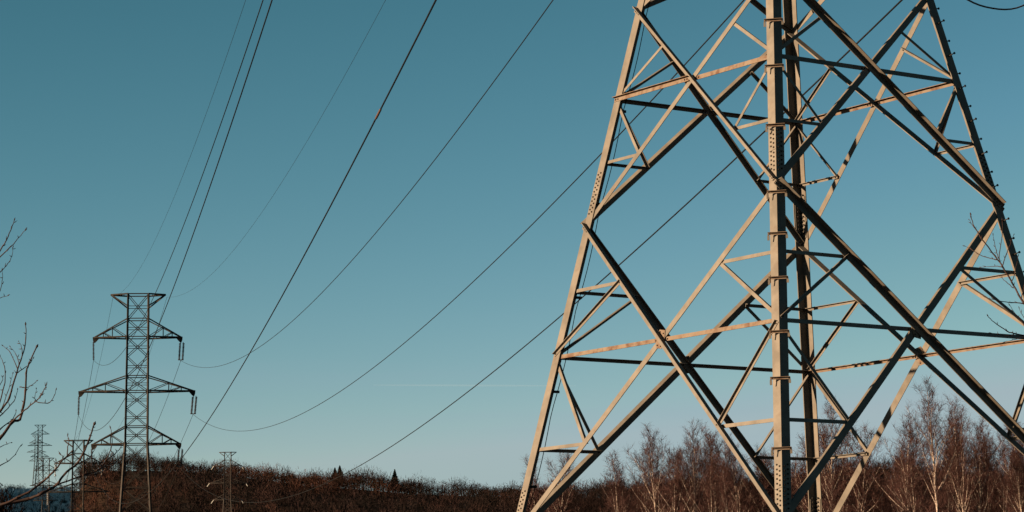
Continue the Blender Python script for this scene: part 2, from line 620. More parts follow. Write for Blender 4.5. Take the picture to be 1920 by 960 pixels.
IN_AC = {('L', 'N'): (.108, .06, .013), ('N', 'R'): (.115, .08, .013), ('R', 'F'): (.105, .140, .013), ('F', 'L'): (.110, .08, .013)}
IN_CE = {('L', 'N'): (.122, .07, .015), ('N', 'R'): (.13, .08, .015), ('R', 'F'): (.110, .140, .015), ('F', 'L'): (.125, .075, .015)}
for f in FACES:
    face_panel(f, ZL['C'], ZL['A'], ZL['B'], (0.108, 0.132, 0.013), IN_AC, (0.062, 0.052, 0.009),
               (0.088, 0.075, 0.011), False, True, False)
    face_panel(f, ZL['E'], ZL['C'], ZL['D'], (0.132, 0.130, 0.015), IN_CE, (0.068, 0.058, 0.009),
               (0.078, 0.070, 0.011), True, True, True)
    # leg extension below the frame: a plain inverted V down to the footings
    ax, upv, n = face_axes(f)
    a0, a1 = fpt(f, 0, ZL['E']), fpt(f, 1, ZL['E'])
    angle_part('horizontal_brace', a0 + ax * .02, a1 - ax * .02, n, .09, .08, .012, -1, 1, -LEGT - 0.021)
    for s in (0, 1):
        angle_part('diagonal_brace', (a0 + a1) / 2, fpt(f, s, 0.6), n, .12, .1, .014, -1 if s else 1, 1,
                   -LEGT - 0.001 if s else 0.001)

# body above the frame, same pattern, then the cross-arms that carry the conductors
upper = [ZL['A'], 15.9, 19.4, 22.2, 25.3, 28.2, 30.7, 33.6, 36.4, 40.7]
for leg in ORDER:
    p0, p1 = corner(leg, Z_WAIST), corner(leg, 40.9)
    leg_piece(leg, Z_WAIST, 40.9, 0.16, 0.016)
for i in range(len(upper) - 1):
    for f in FACES:
        ax, upv, n = face_axes(f)
        if i:
            n = ax.cross(Vector((0, 0, 1))); n = n if n.dot(corner(f[0], 10)) > 0 else -n
        lt, rt_, lb, rb = fpt(f, 0, upper[i + 1]), fpt(f, 1, upper[i + 1]), fpt(f, 0, upper[i]), fpt(f, 1, upper[i])
        w = 0.10 if i == 0 else 0.085
        angle_part('diagonal_brace', lt, rb, n, w, w * .9, .012, 1, 1, 0.001, n_bolts=(2, 2))
        angle_part('diagonal_brace', rt_, lb, n, w, w * .7, .012, -1, 1, -LEGT - 0.001, n_bolts=(2, 2))
        if i:
            angle_part('horizontal_brace', lb + ax * .02, rb - ax * .02, n, .07, .06, .01, -1, 1, -LEGT - 0.019, n_bolts=(1, 1))

# clamp brackets on the near leg
def leg_z_at_pixel(leg, y):
    lo, hi = 0.5, 15.5
    for _ in range(40):
        m = (lo + hi) / 2
        p = T1 + corner(leg, m) - EYE
        dep, uu, xx = p.dot(fwd), p.dot(up), 0
        if 480 - FPX * uu / dep > y:
            lo = m
        else:
            hi = m
    return (lo + hi) / 2


lgd = (corner('N', 12) - corner('N', 3)).normalized()
bis = Vector((math.cos(ANG['N']), math.sin(ANG['N']), 0))
cross = Vector((0, 0, 1)).cross(bis).normalized()          # horizontal, perpendicular to the leg's bisector
if cross.x < 0:
    cross = -cross
for ypx in (-45, 38, 124, 235, 360, 438, 521, 622, 709, 841):
    z = leg_z_at_pixel('N', ypx)
    c = corner('N', z) + bis * 0.012
    mb = MB()
    # channel bar across the heel of the angle
    mb.poly_prism([(0, -.022), (0.008, -.022), (0.008, .016), (.05, .016), (.05, .024), (0, .024)],
                  c - cross * 0.172, c + cross * 0.172, bis, Vector((0, 0, 1)))
    br = mb.build('clamp_bracket', M_RUST, tower)
    for s in (-1, 1):
        pl = MB()
        e0 = c + cross * (s * 0.163) - bis * 0.001
        # end strap running back along the flange and a plate hanging from it
        back = e0 - bis * 0.17
        pl.poly_prism([(-.012, -.03), (.012, -.03), (.012, .01), (-.012, .01)], e0, e0 - bis * .03, cross, Vector((0, 0, 1)))
        pl.poly_prism([(-.02, -.115 if s < 0 else -.09), (.02, -.115 if s < 0 else -.09), (.02, -.03), (-.02, -.03)], e0 - bis * .002, e0 - bis * .014, cross, Vector((0, 0, 1)))
        pl.build('end_plate', M_STEEL, br)
    b2 = MB()
    for s in (-1, 1):
        bolt(b2, c + cross * (s * 0.145) + bis * 0.008 - Vector((0, 0, .004)), bis, 0.010, 0.008)
    bb = b2.build('clamp_bolt', M_BOLT, br)

# step bolts up the right leg
i = ORDER.index('R')
dR = (corner('R', 12) - corner('R', 3)).normalized()
axN = (corner('N', 8) - corner('R', 8)).normalized()
axF = (corner('F', 8) - corner('R', 8)).normalized()
nNR, nRF = face_axes(('N', 'R'))[2], face_axes(('R', 'F'))[2]
z = 2.5
k = 0
while z < 15.6:
    p = corner('R', z)
    if k % 2 == 0:
        base, nd = p + axN * 0.10, nNR
    else:
        base, nd = p + axF * 0.10, nRF
    mb = MB()
    mb.cyl(base - nd * 0.04, base + nd * 0.15, 0.011, 7)
    mb.cyl(base + nd * 0.15, base + nd * 0.165, 0.024, 7)
    mb.cyl(base, base + nd * 0.016, 0.020, 6)
    mb.build('step_bolt', M_FAR_STEEL, tower)
    z += 0.325
    k += 1

# earth cable clipped along the inner side of the left leg
axn = (corner('N', 8) - corner('L', 8)); axn.z = 0; axn.normalize()
axf = (corner('F', 8) - corner('L', 8)); axf.z = 0; axf.normalize()
pts = []
for k in range(60):
    z = 0.5 + k * 0.26
    pts.append(corner('L', z) + axf * (0.225 + 0.045 * abs(math.sin(k * 0.42))) + axn * 0.06)
mb = MB()
mb.tube(pts, 0.008, 5)
cab = mb.build('earth_cable', M_WIRE, tower)
for k in range(3, 60, 7):
    mb = MB()
    p = corner('L', 0.5 + k * 0.26)
    mb.bar(p + axf * 0.17 + axn * 0.055, p + axf * 0.29 + axn * 0.065, 0.03, 0.05)
    mb.build('cable_clip', M_FAR_STEEL, cab)

bo = BOLTS.build('joint_bolts', M_BOLT, tower)
bo['kind'] = 'stuff'

# conductors: attachment along the arm direction and height on the near tower, pixel and sag of the far end
T2Y = 420.0
ARM = Vector((math.sin(math.radians(54.4)), math.cos(math.radians(54.4)), 0))
WIRES = [
    ('W1', -2.59, 39.0, 7.43, (212, 557), 'hair-thin earth wire, leftmost of the lines crossing the sky', True),
    ('W2', -5.44, 29.0, 8.43, (175.5, 675), 'second line from the left in the sky, running to the upper left insulator', False),
    ('W3', -7.16, 23.6, 9.03, (147, 778), 'third line from the left in the sky, running to the middle left insulator', False),
    ('W4', 5.65, 39.0, 8.34, (313, 557), 'faint thin earth wire to the right tip of the mid-distance pylon top', True),
    ('W5', -5.57, 16.07, 9.16, (172, 875), 'thickest dark conductor with a reddish sleeve, crossing the sky steeply', False),
    ('W6', 7.65, 29.0, 8.66, (339, 676), 'curving conductor ending at the upper right insulator of the mid-distance pylon', False),
    ('W7', 10.46, 23.6, 8.99, (362, 777), 'sagging conductor ending at the middle right insulator of the mid-distance pylon', False),
    ('W8', 8.99, 17.7, 9.64, (336, 875), 'lowest sagging conductor, dipping in front of the wooded hill', False)]


def parab(P1, P2, sag, n=70):
    out = []
    for i in range(n + 1):
        t = (i / n)
        p = lerp(P1, P2, t)
        p = p - Vector((0, 0, 4 * sag * t * (1 - t)))
        out.append(p)
    return out


WEND = {}
arm_tips = {}
for key, a, z, sag, epx, lab, earth in WIRES:
    P1 = T1 + ARM * a + Vector((0, 0, z + EYE.z))
    P2 = unproj(*epx, T2Y)
    WEND[key] = P2
    arm_tips[key] = P1
    pts = parab(P1, P2, sag)
    mb = MB()
    mb.tube([p - P1 for p in pts], 0.012 if earth else 0.025, 6)
    o = mb.build('power_line', M_WIRE, None, smooth=True)
    o.location = P1
    tag(o, lab, 'power line', 'lines between the two nearest pylons')
    if key == 'W5':                                  # splice sleeve on the thick conductor
        fine = parab(P1, P2, sag, 1500)
        best = min(range(1, 1400), key=lambda j: (fine[j] - unproj(711, 214, max(fine[j].y, 1))).length / max(fine[j].y, 1))
        pts = fine
        d = (pts[best + 1] - pts[best - 1]).normalized()
        mb = MB()
        mb.tube([pts[best] - P1 - d * .55, pts[best] - P1 - d * .45, pts[best] - P1 + d * .45, pts[best] - P1 + d * .55],
                [0.024, 0.036, 0.036, 0.024], 8)
        mb.build('splice_sleeve', M_SLEEVE, o, smooth=True)

# cross-arms of the near tower (above the frame)
for lo_key, hi_key in (('W5', 'W8'), ('W3', 'W7'), ('W2', 'W6'), ('W1', 'W4')):
    for key, sgn in ((lo_key, -1), (hi_key, 1)):
        tip = arm_tips[key] - T1 + Vector((0, 0, 0.35))
        zz = tip.z
        face = [('L', 'N'), ('R', 'F')][0 if sgn < 0 else 1]
        c0, c1 = corner(face[0], zz), corner(face[1], zz)
        u0, u1 = corner(face[0], min(zz + 2.6, 40.8)), corner(face[1], min(zz + 2.6, 40.8))
        mb = MB()
        for p in (c0, c1):
            mb.bar(p, tip, 0.12)
        for p in (u0, u1):
            mb.bar(p, tip, 0.10)
        for t in (0.3, 0.6):
            mb.bar(lerp(c0, tip, t), lerp(c1, tip, t), 0.06)
            mb.bar(lerp(c0, tip, t), lerp(u0, tip, t), 0.06)
            mb.bar(lerp(c1, tip, t), lerp(u1, tip, t), 0.06)
        mb.build('cross_arm', M_STEEL, tower)

# jumper cable hanging in a loop under the right lower arm
jb = unproj(1890, 14, 54.5)
j0 = T1 + ARM * 2.15 + Vector((0, 0, 17.7 + EYE.z))
j1 = T1 + ARM * 9.4 + Vector((0, 0, 17.7 + EYE.z))
pts = []
for k in range(41):
    t = k / 40
    p = lerp(j0, j1, t)
    p.z = j0.z - (j0.z - jb.z) * (1 - abs(2 * t - 1) ** 2.4)
    pts.append(p - j0)
mb = MB()
mb.tube(pts, 0.018, 6)
o = mb.build('jumper_cable', M_SLEEVE, None, True)
o.location = j0
tag(o, 'reddish jumper cable hanging in a loop at the top right corner', 'cable')

# ------------------------------------------------------------------ mid-distance pylon (and the far ones of the same kind)
VAZ = math.atan2(unproj(258, 700, T2Y).x, T2Y)
LX = Vector((math.cos(VAZ), -math.sin(VAZ), 0))
LY = Vector((math.sin(VAZ), math.cos(VAZ), 0))
top_c = unproj(258.7, 553, T2Y)
PXM = FPX / (T2Y * math.cos(PITCH) + (40) * math.sin(PITCH))          # photo pixels per metre at the pylon


def lz(y):                       # local height of a photo row on the pylon axis
    return unproj(259, y, T2Y).z


T2 = Vector((top_c.x, top_c.y, hz(top_c.x, top_c.y)))
ZT = {y: lz(y) - T2.z for y in (553, 576, 599, 633, 669, 706, 734, 766, 800, 833, 873, 915, 960)}
LEVELS = [ZT[960] - 5.2, ZT[960], ZT[915], ZT[873], ZT[833], ZT[800], ZT[766], ZT[734], ZT[706], ZT[669], ZT[633], ZT[599], ZT[553]]
LEVELS = [0.0, (ZT[960] - 5.2) * 0.5] + LEVELS


def halfw(z):
    zb, z1 = ZT[833], ZT[553]
    if z >= zb:
        return lerp(20.6, 19.0, (z - zb) / (z1 - zb)) / PXM
    return (20.6 + (zb - z) * PXM * 0.058) / PXM


LEAN = 0.0143           # the pylon stands very slightly out of plumb


def lean(z):
    return LX * (LEAN * (z - ZT[553] + 4.0))


def t2c(i, z):
    h = halfw(z)
    sx, sy = ((-1, -1), (1, -1), (1, 1), (-1, 1))[i]
    return LX * (sx * h) + LY * (sy * h) + Vector((0, 0, z)) + lean(z)


def bar_part(name, p0, p1, w, parent, mat=M_FAR_STEEL):
    mb = MB()
    mb.bar(p0, p1, w)
    return mb.build(name, mat, parent)


ARMS = [('peak_arm', ZT[553], ZT[576], 50.5), ('cross_arm', ZT[633], ZT[599], 81.5),
        ('cross_arm', ZT[734], ZT[706], 106.5), ('cross_arm', ZT[833], ZT[800], 81.5)]


def arm_bars(sgn, zl, zu, reach):
    """list of (p0, p1, width) of one cross-arm"""
    tip = LX * (sgn * reach / PXM) + Vector((0, 0, zl)) + lean(zl)
    i0, i1 = (1, 2) if sgn > 0 else (0, 3)
    out = []
    tf, tb = tip - LY * 0.25, tip + LY * 0.25
    for i, tp in ((i0, tf), (i1, tb)):
        out.append((t2c(i, zl), tp, 0.22))
        out.append((t2c(i, zu), tp, 0.17))
    for i, tp in ((i0, tf), (i1, tb)):
        for a, b in ((0.0, 0.45), (0.45, 0.45), (0.45, 0.72), (0.72, 0.72)):
            out.append((lerp(t2c(i, zl), tp, a), lerp(t2c(i, zu), tp, b), 0.10))
    for a, b in ((0.25, 0.25), (0.25, 0.5), (0.5, 0.5), (0.5, 0.75), (0.75, 0.75)):
        out.append((lerp(t2c(i0, zl), tf, a), lerp(t2c(i1, zl), tb, b), 0.09))
    out.append((tf, tb, 0.22))
    return tip, out


def build_pylon(name, loc, label, group, full=True, scale=1.0, mat=M_FAR_STEEL, rot=0.0, fat=1.0):
    root = empty(name, loc, label, 'pylon', group)
    root.rotation_euler = (0, 0, rot)
    root.scale = (scale,) * 3
    body = []
    for i in range(4):
        prev = None
        segs = [0.0, LEVELS[4], ZT[833], ZT[553]]
        for a, b in zip(segs[:-1], segs[1:]):
            body.append(('leg', t2c(i, a), t2c(i, b), 0.30 if a < ZT[833] else 0.26))
    for k in range(len(LEVELS) - 1):
        a, b = LEVELS[k], LEVELS[k + 1]
        for i in range(4):
            j = (i + 1) % 4
            w = 0.13 if k < 5 else 0.10
            body.append(('diagonal_brace', t2c(i, a), t2c(j, b), w))
            body.append(('diagonal_brace', t2c(j, a), t2c(i, b), w))
            if full or k % 2 == 0:
                zm = (a + b) / 2
                body.append(('horizontal_brace', t2c(i, zm), t2c(j, zm), 0.09))
            if k in (3, 5, 6, 8, 9, 11, 12):
                body.append(('horizontal_brace', t2c(i, b), t2c(j, b), 0.14))
    for i in range(4):
        body.append(('horizontal_brace', t2c(i, ZT[553]), t2c((i + 1) % 4, ZT[553]), 0.16))
    if full:
        for nm, p, q_, w in body:
            bar_part(nm, p, q_, w, root, mat)
    else:
        mb = MB()
        for nm, p, q_, w in body:
            if nm != 'leg':
                mb.bar(p, q_, w * fat)
        mb.build('body_lattice', mat, root)
        for nm, p, q_, w in body:
            if nm == 'leg':
                bar_part('leg', p, q_, w * fat, root, mat)
    tips = []
    for nm, zl, zu, reach in ARMS:
        for sgn in (-1, 1):
            tip, bars = arm_bars(sgn, zl, zu, reach)
            if nm == 'peak_arm':
                bars = bars[:4] + bars[-6:]
            mb = MB()
            if full:
                for p, q_, w in bars[:4]:
                    mb.bar(p, q_, w)
                arm = mb.build(nm, mat, root)
                for p, q_, w in bars[4:]:
                    bar_part('arm_strut', p, q_, w, arm, mat)
                if nm == 'cross_arm':
                    pl = MB()
                    pl.poly_prism([(-.9 * sgn, 0.0), (0.2 * sgn, 0.1), (0.16 * sgn, -0.4), (-.02 * sgn, -.85), (-.3 * sgn, -.7)][::sgn],
                                  tip - LY * 0.12, tip + LY * 0.12, LX, Vector((0, 0, 1)))
                    pl.build('hanger_plate', mat, arm)
            else:
                for p, q_, w in bars:
                    mb.bar(p, q_, w * fat)
                mb.build(nm, mat, root)
            tips.append((nm, sgn, tip))
    return root, tips


pylon2, tips2 = build_pylon('lattice_pylon', T2, 'complete dark lattice pylon with six arms at mid distance on the left', None)

# insulator strings on the mid-distance pylon
def insulator(p0, p1, label, double, discs=13, r=0.20, mat=M_INSUL, group='insulator strings on the mid-distance pylon', name='insulator_string'):
    root = empty(name, p0, label, 'insulator', group)
    d = (p1 - p0)
    offs = (-0.27, 0.27) if double else (0.0,)
    for ox in offs:
        side = LX * ox
        mb = MB()
        mb.cyl(side * 0.6, side + d * 0.06, 0.05, 6)
        mb.cyl(side + d * 0.05, side + d * 0.97, 0.06, 6)
        for k in range(discs):
            c = side + d * (0.08 + 0.86 * k / (discs - 1))
            mb.cyl(c, c + d.normalized() * 0.10, r, 8, r * 0.35)
        mb.build('disc_stack', mat, root)
    mb = MB()
    mb.bar(d * 0.97 - LX * (0.42 if double else .12), d * 0.97 + LX * (0.42 if double else .12), 0.10)
    mb.bar(d * 0.97, d * 1.0, 0.09)
    mb.build('clamp_yoke', mat, root)
    return root


KEY = {(1, -1): ('W2', 'upper left'), (1, 1): ('W6', 'upper right'), (2, -1): ('W3', 'middle left'), (2, 1): ('W7', 'middle right'),
       (3, -1): ('W5', 'lower left'), (3, 1): ('W8', 'lower right')}
n_arm = {}
cnt = -1
for idx, (nm, sgn, tip) in enumerate(tips2):
    lev = idx // 2
    if lev == 0:
        continue
    key, word = KEY[(lev, sgn)]
    p0 = T2 + tip + Vector((0, 0, -0.55 if sgn < 0 else -0.75)) + LX * (0.08 * sgn)
    insulator(p0, WEND[key], '%s insulator string hanging from the %s arm of the mid-distance pylon' %
              ('double dark' if sgn > 0 else 'dark ribbed', word), sgn > 0)


def far_pylon(px, py, Y, label, mat, fat, rot=0.0, scale=1.0):
    t = unproj(px, py, Y)
    H = ZT[553] * scale
    loc = Vector((t.x, t.y, t.z - H))
    return build_pylon('lattice_pylon', loc, label, 'far pylons along the lines', False, scale, mat, rot, fat), loc


(p4, tips4), loc4 = far_pylon(147, 826, 800, 'slim pylon half hidden by the wood edge, left of the mid-distance pylon', M_FAR_STEEL, 1.25)
(p3, tips3), loc3 = far_pylon(427, 848, 1120, 'small pale pylon standing against the brown wooded hill', M_PALE_STEEL, 1.15, rot=-0.05, scale=0.84)
(p5, tips5), loc5 = far_pylon(75.5, 797, 1990, 'tallest of the tiny far pylons at the left edge', M_FAR_STEEL, 1.1)
(p6, tips6), loc6 = far_pylon(69, 817, 2500, 'tiny far pylon just behind the tallest far one on the left', M_FAR_STEEL, 1.1)
(p7, tips7), loc7 = far_pylon(87, 859, 1500, 'low far pylon right of the tallest far one, crossing the blue slope', M_FAR_STEEL, 1.15)

# insulators of the pylon on the hill, their glint painted as pale colour
wordl = {1: 'upper', 2: 'middle', 3: 'lower'}
for idx, (nm, sgn, tip) in enumerate(tips3):
    lev = idx // 2
    if lev:
        p0 = loc3 + tip * 0.84
        insulator(p0, p0 + Vector((0.9 * sgn, -1.2, -1.5)), 'glinting pale insulator on the %s %s arm of the pylon against the hill' %
                  (wordl[lev], 'left' if sgn < 0 else 'right'), False, 7, 0.16, M_GLASS_GLINT, 'pale insulators on the hill pylon')

# lines from the mid-distance pylon on to the next one
order2 = {('peak_arm', -1, 0): 'W1', ('peak_arm', 1, 0): 'W4'}
names = ['left earth wire', 'right earth wire', 'upper left line', 'upper right line', 'middle left line', 'middle right line',
         'lower left line', 'lower right line']
keys = ['W1', 'W4', 'W2', 'W6', 'W3', 'W7', 'W5', 'W8']
for idx, (nm, sgn, tip) in enumerate(tips4):
    P1 = WEND[keys[idx]]
    P2 = loc4 + tip + Vector((0, 0, 0 if idx < 2 else -4.0))
    pts = parab(P1, P2, 8.5, 40)
    mb = MB()
    mb.tube([p - P1 for p in pts], 0.022 if idx < 2 else 0.034, 5)
    o = mb.build('power_line', M_WIRE, None, True)
    o.location = P1
    tag(o, 'thin %s running from the mid-distance pylon to the slim one behind' % names[idx], 'power line',
        'lines beyond the mid-distance pylon')
    if idx >= 2:                                     # hanging insulator on the slim pylon
        q0 = loc4 + tip
        insulator(q0, P2, 'faint insulator on the %s arm tip of the slim pylon' % names[idx].replace(' line', ''), False, 7, 0.22,
                  M_INSUL, 'insulators of the slim pylon')

# contrail, high and far
c0, c1 = unproj(700, 722, 16000), unproj(1080, 723.5, 16000)
mc, n_, l_, b_ = new_mat('contrail_vapour')
tr = n_.new('ShaderNodeBsdfTransparent')
df = n_.new('ShaderNodeBsdfDiffuse')
df.inputs[0].default_value = (0.85, 0.85, 0.85, 1)
mxs = n_.new('ShaderNodeMixShader')
mxs.inputs[0].default_value = 0.018
l_.new(tr.outputs[0], mxs.inputs[1])
l_.new(df.outputs[0], mxs.inputs[2])
l_.new(mxs.outputs[0], n_['Material Output'].inputs[0])
mb = MB()
mb.tube([lerp(c0, c1, k / 10) - c0 for k in range(11)], [1, 4, 5, 6, 6, 6, 6, 5, 4, 3, 1], 8)
o = mb.build('contrail', mc, None, True)
o.location = c0
tag(o, 'faint pale contrail streak low in the sky left of the tower', 'contrail')


# ------------------------------------------------------------------ vegetation
def ribbons(p0, p1, w0, w1):
    """one thin tapering quad per segment (arrays of N x 3), random roll"""
    d = p1 - p0
    r = RNG.normal(size=d.shape)
    s = np.cross(d, r)
    s /= np.linalg.norm(s, axis=1, keepdims=True) + 1e-9
    w0 = np.broadcast_to(np.asarray(w0, float), (len(p0),))[:, None]
    w1 = np.broadcast_to(np.asarray(w1, float), (len(p0),))[:, None]
    v = np.stack([p0 - s * w0 / 2, p0 + s * w0 / 2, p1 + s * w1 / 2, p1 - s * w1 / 2], 1).reshape(-1, 3)
    f = np.arange(len(p0) * 4).reshape(-1, 4)
    return v, f


def cat(parts):
    vs_, fs_, n = [], [], 0
    for v, f in parts:
        vs_.append(v)
        fs_.append(f + n)
        n += len(v)
    return np.concatenate(vs_), np.concatenate(fs_)


def birch_meshes(H, seed, spread=0.17, stems=1, twig_w=0.019, dens=1.0):
    """returns MB trunk(s)+limbs (white) and twig arrays"""
    rg = np.random.default_rng(seed)
    rd = random.Random(seed)
    bark = MB()
    limb = MB()
    segs0, segs1, ws0, ws1 = [], [], [], []
    for st in range(stems):
        lean = Vector((rd.uniform(-.06, .06), rd.uniform(-.06, .06), 1)) if stems == 1 else \
            Vector((math.cos(st * 2.4 + seed) * rd.uniform(.10, .22), math.sin(st * 2.4 + seed) * rd.uniform(.10, .22), 1))
        h = H * (1 if st == 0 else rd.uniform(.75, .97))
        n = 14
        pts, rad = [], []
        p = Vector((0, 0, 0))
        d = lean.normalized()
        for k in range(n + 1):
            pts.append(p.copy())
            rad.append(max(0.0105 * H * (1 - k / n) ** 0.9 * (0.85 if stems > 1 else 1), 0.010))
            d = (d + Vector((rd.uniform(-.05, .05), rd.uniform(-.05, .05), 0.04))).normalized()
            p = p + d * (h / n)
        bark.tube(pts, rad, 6)
        nb = int(38 * dens)
        for b in range(nb):
            t = 0.24 + 0.74 * (b + rd.random()) / nb
            fi = t * n
            i = min(int(fi), n - 1)
            base = lerp(pts[i], pts[i + 1], fi - i)
            az = b * 2.4 + rd.uniform(-.6, .6)
            el = rd.uniform(.75, 1.15) + 0.18 * t
            # crown: widest a third of the way up it, feathering to the tip
            prof = (min(1.0, (t - .14) / .28) * (1 - max(0, (t - .55)) / .52) ** 0.85)
            L = H * spread * 1.75 * prof * rd.uniform(.55, 1.1) + 0.25
            d = Vector((math.cos(az) * math.cos(el), math.sin(az) * math.cos(el), math.sin(el)))
            q = base.copy()
            bp = [q.copy()]
            m = 6
            for k in range(m):
                d = (d + Vector((rd.uniform(-.14, .14), rd.uniform(-.14, .14), rd.uniform(-.04, .14)))).normalized()
                q = q + d * (L / m)
                bp.append(q.copy())
            r0 = max(0.0050 * H * (1 - t) * (L / (H * .3)) + 0.010, 0.012)
            br = [max(r0 * (1 - k / m), 0.008) for k in range(m + 1)]
            if L > H * 0.23:
                bark.tube(bp, br, 4)
            else:
                limb.tube(bp, br, 3)
            # side shoots and their twigs
            ns = max(6, int(L * 8.5 * dens))
            for s_ in range(ns):
                u = rd.uniform(.12, 1.0) * m
                i2 = min(int(u), m - 1)
                sp = lerp(bp[i2], bp[i2 + 1], u - i2)
                sd = (d * 0.7 + Vector((rd.gauss(0, .6), rd.gauss(0, .6), rd.gauss(.30, .35)))).normalized()
                sl = L * rd.uniform(.12, .34) * (1.15 - u / m * .5) + 0.15
                e1 = sp + sd * sl * 0.55
                sd2 = (sd + Vector((rd.gauss(0, .2), rd.gauss(0, .2), rd.gauss(.02, .22)))).normalized()
                e2 = e1 + sd2 * sl * 0.45
                segs0 += [sp, e1]
                segs1 += [e1, e2]
                ws0 += [twig_w * 1.3, twig_w]
                ws1 += [twig_w, twig_w * .5]
                for tw in range(5):
                    t0 = lerp(sp, e1, rd.uniform(.3, 1)) if tw < 3 else lerp(e1, e2, rd.uniform(0, .8))
                    td = (sd * .6 + Vector((rd.gauss(0, .5), rd.gauss(0, .5), rd.gauss(.12, .4)))).normalized()
                    tl = rd.uniform(.18, .50) * (0.6 + 0.05 * H)
                    segs0.append(t0)
                    segs1.append(t0 + td * tl)
                    ws0.append(twig_w * .8)
                    ws1.append(twig_w * .35)
    tw = ribbons(np.array([tuple(v) for v in segs0]), np.array([tuple(v) for v in segs1]), np.array(ws0), np.array(ws1))
    return bark, limb, tw


BIRCH = []
specs = [(15.5, 1, .185, 1), (14.5, 2, .19, 2), (13.5, 3, .175, 1), (15.0, 4, .18, 3), (12.5, 5, .17, 2), (11.0, 6, .15, 1)]
for H, sd, spr, st in specs:
    bark, limb, tw = birch_meshes(H, sd, spr, st)
    ms = []
    for nm, mbx, mt in (('trunk', bark, M_BARK), ('limbs', limb, M_BIRCH_TWIG)):
        me = bpy.data.meshes.new('birch_' + nm)
        me.from_pydata([tuple(v) for v in mbx.v], [], mbx.f)
        me.polygons.foreach_set('use_smooth', [True] * len(me.polygons))
        me.materials.append(mt)
        me.update()
        ms.append((nm, me))
    o = add_obj('crown', tw[0], tw[1], M_BIRCH_TWIG)
    me = o.data
    bpy.data.objects.remove(o)
    ms.append(('crown', me))
    BIRCH.append((H, ms))


def place_birch(kind, px, ytop, Y, rot, label, group, name='birch_tree'):
    H, ms = BIRCH[kind]
    t = unproj(px, ytop, Y)
    gz = hz(t.x, t.y) - 0.1
    s = (t.z - gz) / (H * 0.985)
    root = empty(name, (t.x, t.y, gz), label, 'tree', group)
    root.rotation_euler = (0, 0, rot)
    root.scale = (s, s, s)
    for nm, me in ms:
        o = bpy.data.objects.new(nm, me)
        COL.objects.link(o)
        o.parent = root
        if nm != 'trunk':
            o['kind'] = 'stuff'
    return root


G = 'birches behind the tower'
place_birch(4, 1030, 862, 225, .4, 'small birch by itself just right of the tower\'s left leg', G)
place_birch(5, 1012, 872, 235, 2.0, 'thin pale birch hugging the tower\'s left leg', G)
place_birch(5, 1168, 862, 205, 1.0, 'slanting thin birch at the left end of the birch row', G)
place_birch(1, 1235, 820, 205, 2.2, 'bushy birch left of the pair framed by the lattice', G)
place_birch(0, 1300, 812, 196, 0.3, 'straight white-stemmed birch standing between two bushy birches', G)
place_birch(3, 1345, 818, 212, 4.0, 'forked birch right of the straight white-stemmed one', G)
place_birch(4, 1390, 850, 205, 5.0, 'birch cut by the dark diagonal left of the near leg', G)
place_birch(2, 1425, 858, 215, 3.3, 'low birch close left of the near leg', G)
place_birch(5, 1478, 850, 200, 1.3, 'birch glimpsed between the near and far legs', G)
place_birch(0, 1553, 772, 190, 1.9, 'tall dense birch just right of the far leg', G)
place_birch(4, 1590, 815, 198, 0.9, 'shorter birch right of the tall one by the far leg', G)
place_birch(5, 1510, 835, 205, 2.9, 'narrow birch behind the far leg', G)
place_birch(0, 1747, 737, 172, 4.4, 'tallest birch of all, with a pointed crown on the right', G)
place_birch(2, 1700, 800, 182, 0.5, 'birch on the left flank of the tallest birch', G)
place_birch(2, 1783, 768, 180, 2.4, 'birch on the right flank of the tallest birch', G)
place_birch(1, 1822, 800, 178, 5.2, 'forked birch between the tallest birch and the right edge', G)
place_birch(4, 1862, 812, 185, 1.1, 'twiggy birch under the lowest diagonal at the right', G)
place_birch(3, 1912, 800, 176, 3.9, 'birch cut by the right edge of the picture', G)
ROW2 = ['faint birch filling the gap left of the bushy birch', 'faint birch between the bushy birch and the straight white-stemmed one',
        'faint birch close behind the straight white-stemmed birch', 'faint birch behind the right side of the forked birch',
        'faint birch touching the left side of the near leg', 'faint birch on the left flank of the tall birch by the far leg',
        'faint birch on the right flank of the tall birch by the far leg', 'small faint birch beside the lit diagonal right of the far leg',
        'faint birch, leftmost of those around the tallest birch', 'faint birch tucked behind the left half of the tallest birch',
        'faint birch tucked behind the right half of the tallest birch', 'faint birch left of the right-hand forked birch',
        'faint birch right of the right-hand forked birch', 'faint birch second from the right edge', 'faint birch low beside the right edge',
        'faint birch mostly beyond the right edge']
for k_, (x_, y_, Y_) in enumerate([(1215, 852, 222), (1275, 842, 220), (1322, 836, 222), (1368, 838, 218), (1440, 872, 222), (1536, 812, 212),
                                   (1570, 812, 208), (1612, 872, 214), (1684, 858, 205), (1722, 806, 196), (1765, 800, 200), (1803, 806, 204),
                                   (1840, 822, 198), (1880, 836, 205), (1900, 840, 192), (1935, 825, 200)]):
    place_birch((2, 4, 5, 0)[k_ % 4], x_, y_, Y_, k_ * 1.7, ROW2[k_], 'second row of birches')
# young stems in the thicket
xs = [1145, 1190, 1262, 1285, 1325, 1372, 1408, 1450, 1532, 1572, 1612, 1640, 1668, 1688, 1722, 1765, 1802, 1842, 1886, 1935]
rr = random.Random(5)
ORD = ['leftmost', 'second', 'third', 'fourth', 'fifth', 'sixth', 'seventh', 'eighth', 'ninth', 'tenth', 'eleventh', 'twelfth', 'thirteenth',
       'fourteenth', 'fifteenth', 'sixteenth', 'seventeenth', 'eighteenth', 'nineteenth', 'rightmost']
for i_, x in enumerate(xs):
    place_birch(5, x, rr.uniform(855, 905), rr.uniform(168, 225), rr.uniform(0, 6.28),
                'young birch stem in the thicket, %s of the young stems%s' % (ORD[i_], '' if i_ in (0, 19) else ' from the left'), 'young birches in the thicket')

